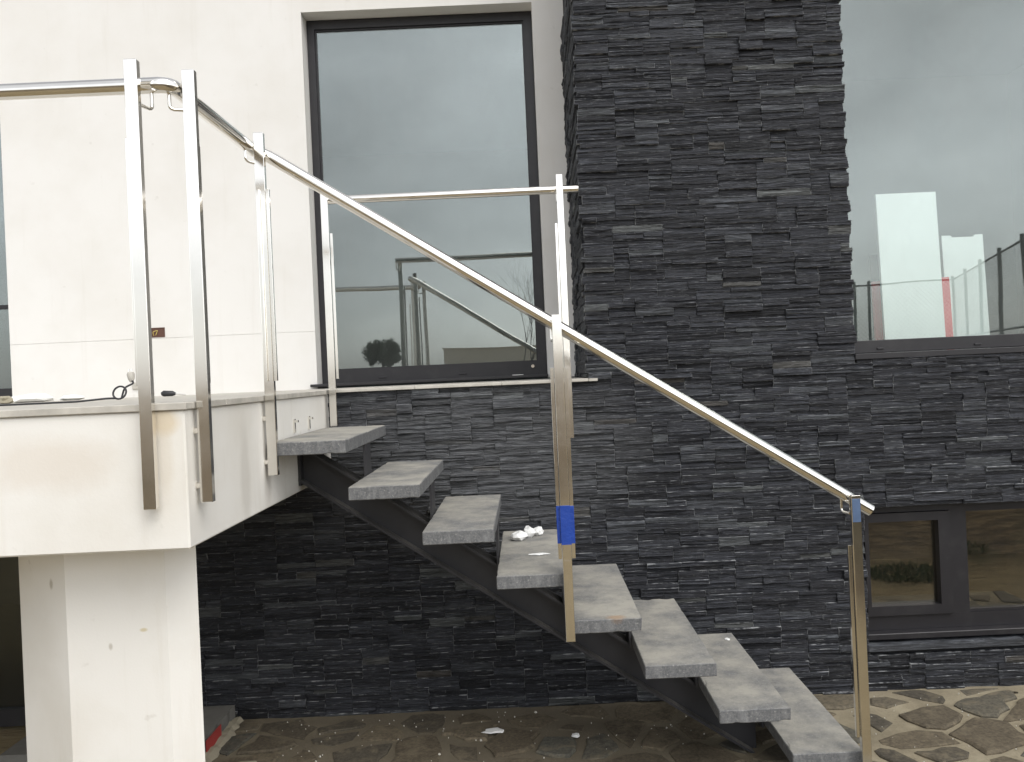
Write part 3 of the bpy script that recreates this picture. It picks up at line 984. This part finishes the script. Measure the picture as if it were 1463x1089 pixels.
# rolled I-beam under the treads
sl_ = RISE/RUN
def beam_line(x): return EYE - 0.478 - sl_*(x + 0.973)
ca = math.cos(math.atan(sl_))
Xa, Xb = XL, 0.96
def slab(dz0, dz1, y0, y1):
    poly = [(Xa, beam_line(Xa)+dz0), (Xb, beam_line(Xb)+dz0), (Xb, beam_line(Xb)+dz1), (Xa, beam_line(Xa)+dz1)]
    return MB().extrude_y(poly, y0, y1)
beam = slab(0.013, 0.155, 3.787, 3.794).build('beam', M['paint'], stairs)
slab(0.0, 0.013, 3.736, 3.844).build('flange', M['paint'], beam)
slab(0.155, 0.168, 3.736, 3.844).build('flange', M['paint'], beam)
MB().box(XL+0.001, XL+0.012, 3.735, 3.845, beam_line(XL)-0.02, beam_line(XL)+0.19).build('end_plate', M['paint'], beam)
# ------------------------------------------------------------------ steel railing
rail = thing('railing', 'brushed steel railing following the landing edge and the staircase down', 'railing', (-1.0, 3.3, 0))
HR = 0.0243
zr = EYE + 0.931
def post(parent, x, y, z0, z1, wx=0.038, wy=0.025):
    p = MB().box(x-wx/2, x+wx/2, y-wy/2, y+wy/2, z0, z1, 0.0015).build('post', M['steel'], parent)
    return p
def clamp(p, x, y, z0, z1, wx=0.013, wy=0.016):
    return MB().box(x-wx/2, x+wx/2, y-wy/2, y+wy/2, z0, z1, 0.0012).build('glass_clamp', M['steel'], p)
def hook(parent, pts):
    return MB().tube(fillet(pts, 0.016, 5), 0.0055, 10).build('bracket', M['polish'], parent)
ZT, ZB = EYE + 0.982, EYE - 0.354
P1 = post(rail, -1.132, 2.498, ZB, ZT)
clamp(P1, -1.164, 2.524, LAND+0.055, LAND+0.80)
clamp(P1, -1.132, 2.5185, LAND+0.055, LAND+0.80, 0.018, 0.014)
P2 = post(rail, -1.002, 2.60, ZB, ZT)
clamp(P2, -1.000, 2.634, LAND+0.055, LAND+0.80, 0.016, 0.013)
P3 = post(rail, -1.002, 3.278, ZB, ZT)
clamp(P3, -0.972, 3.262, LAND+0.055, LAND+0.80)
clamp(P3, -1.009, 3.2575, LAND+0.055, LAND+0.80, 0.012, 0.012)
# spacers to the landing
for (p, x0_, x1_, y0_, y1_) in ((P1, -1.132,-1.132, 2.511, YL), (P2, XL, -1.020, 2.60, 2.60), (P3, XL, -1.020, 3.278, 3.278)):
    for zz in (LAND-0.09, LAND-0.26):
        MB().tube([(x0_, y0_, zz), (x1_, y1_, zz)], 0.011, 12).build('spacer', M['polish'], p)
t4 = TZ[3]
P6 = post(rail, 0.126, 3.268, EYE-1.05, EYE+0.222, 0.036)
for sx_ in (-1, 1):
    clamp(P6, 0.126+sx_*0.0265, 3.274, t4[2]+0.065, t4[2]+0.81, 0.014)
# flat packing strip on the lower end and bolts
MB().box(0.113, 0.139, 3.2545, 3.2555, t4[2]-0.12, t4[2]+0.06).build('cover_strip', M['steel'], P6)
for zz in (t4[2]-0.026, t4[2]-RISE-0.026):
    MB().tube([(0.126, 3.281, zz), (0.126, 3.296, zz)], 0.010, 12).build('spacer', M['polish'], P6)
film = MB()
fz0, fz1 = EYE-0.672, EYE-0.520
film.box(0.1065, 0.1455, 3.2525, 3.2545, fz0, fz1)
film.box(0.0915, 0.1062, 3.2635, 3.2655, fz0+0.004, fz1-0.002)
film.box(0.1458, 0.1605, 3.2635, 3.2655, fz0+0.002, fz1-0.004)
film.build('protective_film', M['blue'], P6)
P7 = post(rail, 1.254, 3.268, 0.004, EYE-0.532, 0.036)
clamp(P7, 1.254-0.0265, 3.276, TZ[7][2]+0.07, TZ[7][2]+0.82, 0.013)
MB().box(1.2385, 1.2695, 3.2535, 3.2552, EYE-0.635, EYE-0.545).build('protective_film', mat_plain('pale_blue_film', (0.20,0.30,0.52), 0.28, 0.7, 0.3, 12, 0.03), P7)

# handrail tube: along the landing front, round the corner, back along its side, then down the stairs
path = fillet([(-4.6, 2.572, zr), (-1.050, 2.572, zr), (-1.045, 3.325, zr), (-0.985, 3.328, EYE+0.905), (1.338, 3.328, EYE-0.605)], 0.042, 8)
handrail = MB().tube(path, HR, 24).build('handrail', M['polish'], rail)
# bent rods that carry the tube
hook(P1, [(-1.108, 2.572, zr-0.018), (-1.108, 2.572, zr-0.075), (-1.125, 2.512, zr-0.075)])
hook(P2, [(-1.062, 2.59, zr-0.018), (-1.062, 2.59, zr-0.070), (-1.018, 2.605, zr-0.070)])
hook(P3, [(-1.045, 3.24, zr-0.018), (-1.045, 3.24, zr-0.065), (-1.02, 3.272, zr-0.068)])
def rail_z(x): return EYE+0.905 - (x+0.985)*(1.51/2.323)
hook(P6, [(0.105, 3.328, rail_z(0.105)-0.02), (0.105, 3.328, rail_z(0.105)-0.075), (0.115, 3.281, rail_z(0.105)-0.075)])
hook(P7, [(1.222, 3.325, rail_z(1.222)-0.02), (1.222, 3.325, rail_z(1.222)-0.075), (1.238, 3.281, rail_z(1.222)-0.075)])

# guard rail in front of the big window
guard = thing('window_guard_rail', 'level steel guard rail on two posts before the tall window', 'railing', (-0.35, 4.3, LAND))
zg = EYE + 0.950
gx = -0.992
P4 = post(guard, gx, 4.292, LAND-RISE+0.002, EYE+0.962, 0.036)
clamp(P4, gx+0.0275, 4.296, LAND+0.055, LAND+0.80)
P5 = post(guard, 0.212, 4.292, LAND-0.30, EYE+1.005, 0.034)
clamp(P5, 0.212-0.0255, 4.296, LAND+0.055, LAND+0.80)
MB().tube([(gx-0.02, 4.395, zg), (CX0+0.03, 4.395, zg)], 0.0215, 24).build('handrail', M['polish'], guard)
hook(P4, [(gx-0.015, 4.395, zg-0.018), (gx-0.015, 4.395, zg-0.07), (gx-0.012, 4.300, zg-0.07)])
hook(P5, [(0.20, 4.395, zg-0.018), (0.20, 4.395, zg-0.07), (0.205, 4.300, zg-0.07)])
for zz in (LAND-0.10, LAND-0.24):
    MB().tube([(0.212, 4.303, zz), (0.212, YW-0.001, zz)], 0.010, 12).build('spacer', M['polish'], P5)

# ------------------------------------------------------------------ things on the landing and treads
def lump(name, mat, loc, sx, sy, sz, seed, label, cat, group=None, detail=2):
    bm = bmesh.new()
    bmesh.ops.create_icosphere(bm, subdivisions=detail, radius=1.0)
    for v in bm.verts:
        n = v.co.normalized()
        k = 1 + 0.45*noise.noise(n*1.7 + Vector((seed*3.1, seed, 0))) + 0.2*noise.noise(n*4 + Vector((seed, 0, seed)))
        v.co = Vector((n.x*sx*k, n.y*sy*k, max(-0.75*sz, n.z*sz*k)))
        v.co.z += 0.75*sz
    me = bpy.data.meshes.new(name); bm.to_mesh(me); bm.free()
    me.materials.append(mat)
    o = bpy.data.objects.new(name, me); COL.objects.link(o); o.location = loc
    return tag(o, label, cat, group)

cab = [(-3.6, 3.35, LAND+0.006), (-2.6, 3.45, LAND+0.006), (-1.90, 3.55, LAND+0.006), (-1.79, 3.58, LAND+0.014)]
cx_, cy_, cz_ = -1.755, 3.62, LAND+0.036
loop = [(cx_+0.028*math.cos(a), cy_+0.01*math.sin(a), cz_+0.027*math.sin(a)) for a in [math.radians(-120+18*i) for i in range(24)]]
end = [(-1.752, 3.66, LAND+0.058), (-1.728, 3.7, LAND+0.075), (-1.748, 3.72, LAND+0.088)]
cable = MB().tube(fillet(cab + loop + end, 0.02, 3), 0.0042, 8).build('electric_cable', M['rubber'])
tag(cable, 'thin black cable lying across the landing and ending in a loop', 'cable')
plug = thing('cable_plug', 'grey plug on the upturned end of the black cable', 'plug', (-1.75, 3.72, LAND+0.088))
MB().tube([(-1.748,3.72,LAND+0.080),(-1.750,3.722,LAND+0.095),(-1.753,3.725,LAND+0.115),(-1.754,3.726,LAND+0.124)], [0.007,0.014,0.017,0.013], 14).build('plug_body', M['coping'], plug)
for s_ in (-1, 1):
    MB().tube([(-1.754+s_*0.006,3.726,LAND+0.123),(-1.756+s_*0.006,3.728,LAND+0.138)], 0.0022, 8).build('pin', M['steel'], plug)
tool = thing('screwdriver', 'small black handled tool lying near the white wall', 'tool', (-2.02, 4.75, LAND))
MB().tube([(-2.062,4.74,LAND+0.016),(-2.05,4.741,LAND+0.018),(-2.0,4.745,LAND+0.016),(-1.985,4.746,LAND+0.014)], [0.010,0.017,0.015,0.007], 12).build('handle', M['rubber'], tool)
MB().tube([(-1.985,4.746,LAND+0.014),(-1.93,4.75,LAND+0.005)], 0.004, 8).build('blade', M['steel'], tool)
lump('plaster_rubble', M['paper'], (-3.02, 5.10, LAND), 0.15, 0.08, 0.028, 1, 'flat heap of white plaster rubble beyond the cable', 'rubble')
lump('plaster_rubble', M['paper'], (-2.82, 5.2, LAND), 0.08, 0.06, 0.018, 4, 'low white plaster crumb pile right of the larger rubble heap', 'rubble')
lump('sandstone', M['brick'], (-2.98, 4.80, LAND), 0.045, 0.04, 0.026, 7, 'tan stone lump at the left edge of the landing', 'stone')

# crumpled paper on the fourth tread
x0, x1, zt = TZ[3]
lump('crumpled_paper', M['paper'], (x0+0.085, 4.00, zt), 0.038, 0.034, 0.026, 2, 'larger crumpled white lump on the fourth tread, left one', 'paper')
lump('crumpled_paper', M['paper'], (x0+0.133, 4.06, zt), 0.026, 0.028, 0.030, 3, 'middle crumpled white lump on the fourth tread', 'paper')
lump('crumpled_paper', M['paper'], (x0+0.176, 4.11, zt), 0.030, 0.03, 0.022, 5, 'right crumpled white lump on the fourth tread next to the post', 'paper')
lump('paper_scrap', M['paper'], (x0+0.175, 3.66, zt), 0.045, 0.018, 0.004, 6, 'thin white scrap flat on the fourth tread', 'paper')
lump('paper_scrap', M['paper'], (TZ[7][0]+0.02, 4.1, TZ[7][2]), 0.016, 0.018, 0.004, 8, 'tiny white scrap at the back of the lowest tread', 'paper')
lump('paper_scrap', M['paper'], (TZ[6][0]+0.235, 4.14, TZ[6][2]), 0.013, 0.015, 0.004, 9, 'tiny white scrap at the back of the seventh tread', 'paper')
lump('paper_scrap', M['paper'], (-0.235, 4.05, 0.012), 0.055, 0.03, 0.006, 10, 'long white scrap on the dusty paving under the stairs', 'paper')
lump('paper_scrap', M['paper'], (0.155, 3.96, 0.012), 0.02, 0.022, 0.006, 12, 'small white scrap under the stairs near the beam', 'paper')
# price tag on the window flashing
MB().box(-0.09, -0.02, YP-0.045, YP-0.005, LAND+0.0305, LAND+0.034).build('sticker', M['paper'])
tag(bpy.data.objects['sticker'], 'small white slip lying on the tall window sill', 'paper')

# concrete step end with red paint by the pillar
step = thing('concrete_step', 'low concrete step with a red painted edge behind the pillar', 'step', (-1.9, 4.1, 0))
rr = random.Random(8)
top = []
for q in range(9):
    yy = 3.86 + (YW-0.02-3.86)*q/8
    top.append((-1.585 + rr.uniform(-.006,.006), yy))
MB().prism([(-2.5,3.86)] + top + [(-2.5,YW-0.02)], -0.01, 0.086).build('slab', M['concrete'], step)
MB().box(-1.577, -1.573, 3.93, 4.12, 0.010, 0.080).build('red_patch', M['red'], step)
mo = MB()
vs, fs = [], []
N = 16
for q in range(N+1):
    yy = 3.70 + (YW-0.03-3.70)*q/N
    wdt = 0.025 + 0.02*rr.random()
    vs += [(-1.592, yy, 0.0), (-1.592, yy, 0.022+0.018*rr.random()), (-1.572+wdt*0.5, yy, 0.018+0.014*rr.random()), (-1.565+wdt, yy, 0.0)]
for q in range(N):
    for c in range(3):
        a = q*4+c
        fs.append((a, a+1, a+5, a+4))
mo.add(vs, fs)
mo.build('mortar_fillet', M['brick'], step)
blk = MB().box(-1.375, -1.295, 3.45, 3.80, 0.002, 0.038, 0.004).build('stone_block', M['brick'], None)
tag(blk, 'pale narrow stone block lying on the paving right of the pillar', 'stone')

# scattered pale crumbs on the paving
rng = random.Random(21)
cr = MB()
for q in range(230):
    x, y = rng.uniform(-1.55, 2.4), YW - 0.05 - abs(rng.gauss(0, 0.42))
    if y < 3.2: continue
    s = rng.uniform(0.0015, 0.0042) * (1.9 if rng.random() < 0.08 else 1)
    z = 0.010
    vs = [(x+s*rng.uniform(.6,1.3)*math.cos(a), y+s*rng.uniform(.6,1.3)*math.sin(a), z-0.006) for a in (0.2,1.8,3.3,4.8)]
    vs += [(x+s*0.6*math.cos(a), y+s*0.6*math.sin(a), z-0.003+s*0.6) for a in (0.2,1.8,3.3,4.8)]
    cr.add(vs, [(0,1,5,4),(1,2,6,5),(2,3,7,6),(3,0,4,7),(4,5,6,7)])
crumbs = cr.build('plaster_crumbs', mat_plain('pale_crumb', (0.50,0.48,0.42), 0.9, 0, 0.4, 9, 0))
tag(crumbs, 'pale plaster crumbs scattered over the paving along the slate wall', 'debris', kind='stuff')

# ------------------------------------------------------------------ boards stored inside the right window
def board(name, mat, x0, x1, y, ztop, label, notch=False, lean=0.05):
    t = 0.022
    z0 = LAND - 0.349
    bm = MB()
    if notch:
        xm0, xm1, d = x0+(x1-x0)*0.22, x1-(x1-x0)*0.18, 0.012
        poly = [(x0,z0),(x1,z0),(x1,ztop),(xm1,ztop),(xm1-0.008,ztop-d),(xm0+0.008,ztop-d),(xm0,ztop),(x0,ztop)]
    else:
        poly = [(x0,z0),(x1,z0),(x1,ztop),(x0,ztop)]
    bm.extrude_y(poly, y, y+t)
    bm.v = [(vx, vy + (vz-z0)*lean, vz) for vx, vy, vz in bm.v]
    return tag(bm.build(name, mat), label, 'board')
def bx(px, py, y): return ((px-752) - 0.045*(py-533))*y/1200
def bz(px, py, y): return EYE - ((py-533) + 0.045*(px-752))*y/1200
yb, yb2, yb3 = 4.80, 4.96, 4.90
board('white_board', M['board_white'], bx(1258,380,yb+.04), bx(1344,380,yb+.04), yb, bz(1300,276,yb+.07), 'tallest white board standing inside the right window')
board('white_board', M['board_white'], bx(1349,400,yb2+.04), bx(1408,400,yb2+.04), yb2, bz(1378,336,yb2+.06), 'shorter white board with notched top inside the right window', True)
board('red_board', M['board_red'], bx(1335,440,yb3+.03), bx(1359,440,yb3+.03), yb3, bz(1350,396,yb3+.03), 'red board between the two white boards inside the right window')
board('red_board', M['board_red'], bx(1249,440,yb3+.03), bx(1275,440,yb3+.03), yb3, bz(1260,402,yb3+.03), 'red board peeking out left of the tallest white board')
board('dark_board', M['frame'], bx(1247,420,yb3+.13), bx(1275,420,yb3+.13), yb3+0.10, bz(1260,364,yb3+.15), 'dark panel edge rising behind the red board left of the tallest white board')

# ------------------------------------------------------------------ what the panes reflect, behind the camera
def fence():
    f = thing('mesh_fence', 'green wire mesh fence on the earth bank behind the viewer', 'fence', (7.4, -5, 1.5))
    line = [(6.35, -7.2), (8.2, -7.1), (6.25, -1.5), (5.6, 0.4)]
    ztop = EYE + 1.41
    def wire(mesh, a, b, r=0.0022):
        a, b = Vector(a), Vector(b)
        t = (b-a).normalized(); n = t.cross(Vector((0.3,0.2,1))).normalized(); q = t.cross(n)*r; n = n*r
        mesh.add([a+q, a+n, a-q, b+q, b+n, b-q], [(0,1,4,3),(1,2,5,4),(2,0,3,5)])
    for (a, b) in zip(line[:-1], line[1:]):
        A, B = Vector((*a, 0)), Vector((*b, 0))
        L = (B-A).length
        n = max(1, round(L/1.5))
        for i in range(n):
            p = A + (B-A)*i/n
            MB().tube([(p.x, p.y, gh(p.x,p.y)-0.2), (p.x, p.y, ztop+0.06)], 0.028, 10).build('post', M['fence'], f)
        for z in (ztop-0.02, EYE+0.30):
            MB().tube([(A.x, A.y, z), (B.x, B.y, z)], 0.016, 8).build('rail', M['fence'], f)
        mesh = MB()
        H = 1.5; k = -H
        while k < L:
            for sg in (1, -1):
                t0, t1 = k, k+H
                z0, z1 = (ztop-H, ztop) if sg > 0 else (ztop, ztop-H)
                c0, c1 = max(0, t0), min(L, t1)
                za, zb = z0+(z1-z0)*(c0-t0)/H, z0+(z1-z0)*(c1-t0)/H
                if c1 > c0 + 0.02:
                    pa, pb = A+(B-A)*c0/L, A+(B-A)*c1/L
                    wire(mesh, (pa.x, pa.y, za), (pb.x, pb.y, zb))
            k += 0.085
        mesh.build('wire_mesh', M['fence'], f)
    x, y = line[0]
    for dx in (0.28, ):
        MB().tube([(x+dx, y, gh(x,y)-0.2), (x+dx, y, ztop+0.06)], 0.028, 10).build('post', M['fence'], f)
    MB().tube([(x-0.75, y, gh(x,y)+0.05), (x, y, ztop-0.45)], 0.022, 10).build('brace', M['fence'], f)
fence()

def limb_tree(name, label, loc, h, mat, seed, depth, spread, trunk_r, lean=0.0):
    r = random.Random(seed)
    t = thing(name, label, 'tree', loc)
    mb = MB(); tips = []
    def grow(p, d, L, rad, lev):
        pts, rs = [p], [rad]
        q = p.copy(); dd = d.copy()
        for i in range(3):
            dd = (dd + Vector((r.uniform(-1,1), r.uniform(-1,1), r.uniform(-.3,.6)))*0.16).normalized()
            q = q + dd*L/3; pts.append(q.copy()); rs.append(rad*(1-0.09*(i+1)))
        mb.tube(pts, rs, 6 if lev else 9, cap=False)
        if lev >= depth: tips.append(q); return
        for i in range(r.choice((2,3,3))):
            a = r.uniform(0, 2*math.pi)
            nd = (dd + Vector((math.cos(a), math.sin(a), r.uniform(-.1,.4)))*spread*r.uniform(.6,1.1)).normalized()
            grow(pts[r.choice((2,3))].copy(), nd, L*r.uniform(.6,.8), rs[-1]*0.74, lev+1)
    grow(Vector(loc), Vector((lean,0,1)).normalized(), h*0.38, trunk_r, 0)
    mb.build('trunk', mat, t)
    return t, tips
# slender bare tree
limb_tree('bare_tree', 'slender leafless tree seen mirrored in the tall window', (-0.02, -2.6, gh(-0.02,-2.6)-0.05), 3.1, M['bark'], 9, 6, 0.50, 0.030, -0.05)
# umbrella pine
pl = (-20.5, -110.0, gh(-20.5,-110)-0.05)
pt = thing('pine_tree', 'round crowned umbrella pine seen mirrored in the tall window', 'tree', pl)
tr = MB(); base = Vector(pl)
tr.tube([base, base+Vector((.15,0,2.2)), base+Vector((.0,0,4.2)), base+Vector((.2,0,6.0))], [.28,.22,.18,.12], 9)
r = random.Random(2)
for i in range(7):
    a = i*0.9; tr.tube([base+Vector((0,0,3.4+0.25*i)), base+Vector((1.2*math.cos(a),1.2*math.sin(a),4.6+0.25*i)), base+Vector((2.2*math.cos(a),2.2*math.sin(a),5.6+0.1*i))], [.1,.07,.03], 6)
tr.build('trunk', M['bark'], pt)
cr = MB()
clumps = []
for i in range(80):
    a, q = r.uniform(0, 2*math.pi), math.sqrt(r.random())*2.5
    clumps.append((base + Vector((q*math.cos(a), q*math.sin(a), 4.5 + 2.0*math.sqrt(max(0,1-(q/2.75)**2))*r.uniform(-.75,1))), r.uniform(.4,.8)))
for c, s in clumps:
    for k in range(170):
        d = Vector((r.gauss(0,1), r.gauss(0,1), r.gauss(0,.8))).normalized()*s*r.random()**0.4
        p = c + d
        t1 = Vector((r.uniform(-1,1), r.uniform(-1,1), r.uniform(-.4,1))).normalized()*0.14
        t2 = t1.cross(Vector((r.uniform(-1,1), r.uniform(-1,1), r.uniform(-1,1)))).normalized()*0.075
        cr.add([p-t2, p+t2, p+t1*1.6], [(0,1,2)])
cr.build('crown', M['needles'], pt, fix=False)

# beige boundary wall beyond the bank
fh = thing('boundary_wall', 'beige boundary wall far behind, mirrored in the tall window', 'wall', (-2.5, -55, 0))
zf = gh(-2.5,-55) - 0.1
MB().box(-6.2, 3.8, -52.3, -52, zf, zf+2.9).build('wall', M['far_wall'], fh)
MB().box(-6.3, 3.9, -52.36, -51.94, zf+2.901, zf+3.0).build('coping', M['far_wall'], fh)

# grass on the bank
rng = random.Random(33)
gb = MB()
tufts = [(2.95, 2.30, 0.26, 1500), (3.6, 1.9, 0.16, 300)] + [(rng.uniform(2.8, 7.0), rng.uniform(-4.0, 1.4), rng.uniform(0.12, 0.4), 90) for _ in range(60)]
for (tx, ty, ts, n) in tufts:
    for k in range(n):
        a, q = rng.uniform(0, 2*math.pi), ts*math.sqrt(rng.random())
        x, y = tx + q*math.cos(a)*1.3, ty + q*math.sin(a)*0.7
        z = gh(x, y) - 0.01
        hgt = rng.uniform(0.02, 0.075)
        lx, ly = rng.uniform(-.06,.06), rng.uniform(-.06,.06)
        b = rng.uniform(0, math.pi); wx, wy = 0.004*math.cos(b), 0.004*math.sin(b)
        gb.add([(x-wx,y-wy,z),(x+wx,y+wy,z),(x+lx,y+ly,z+hgt)], [(0,1,2)])
grass = gb.build('grass', M['grass'], fix=False)
tag(grass, 'tufts of short green grass growing on the earth bank', 'grass', kind='stuff')
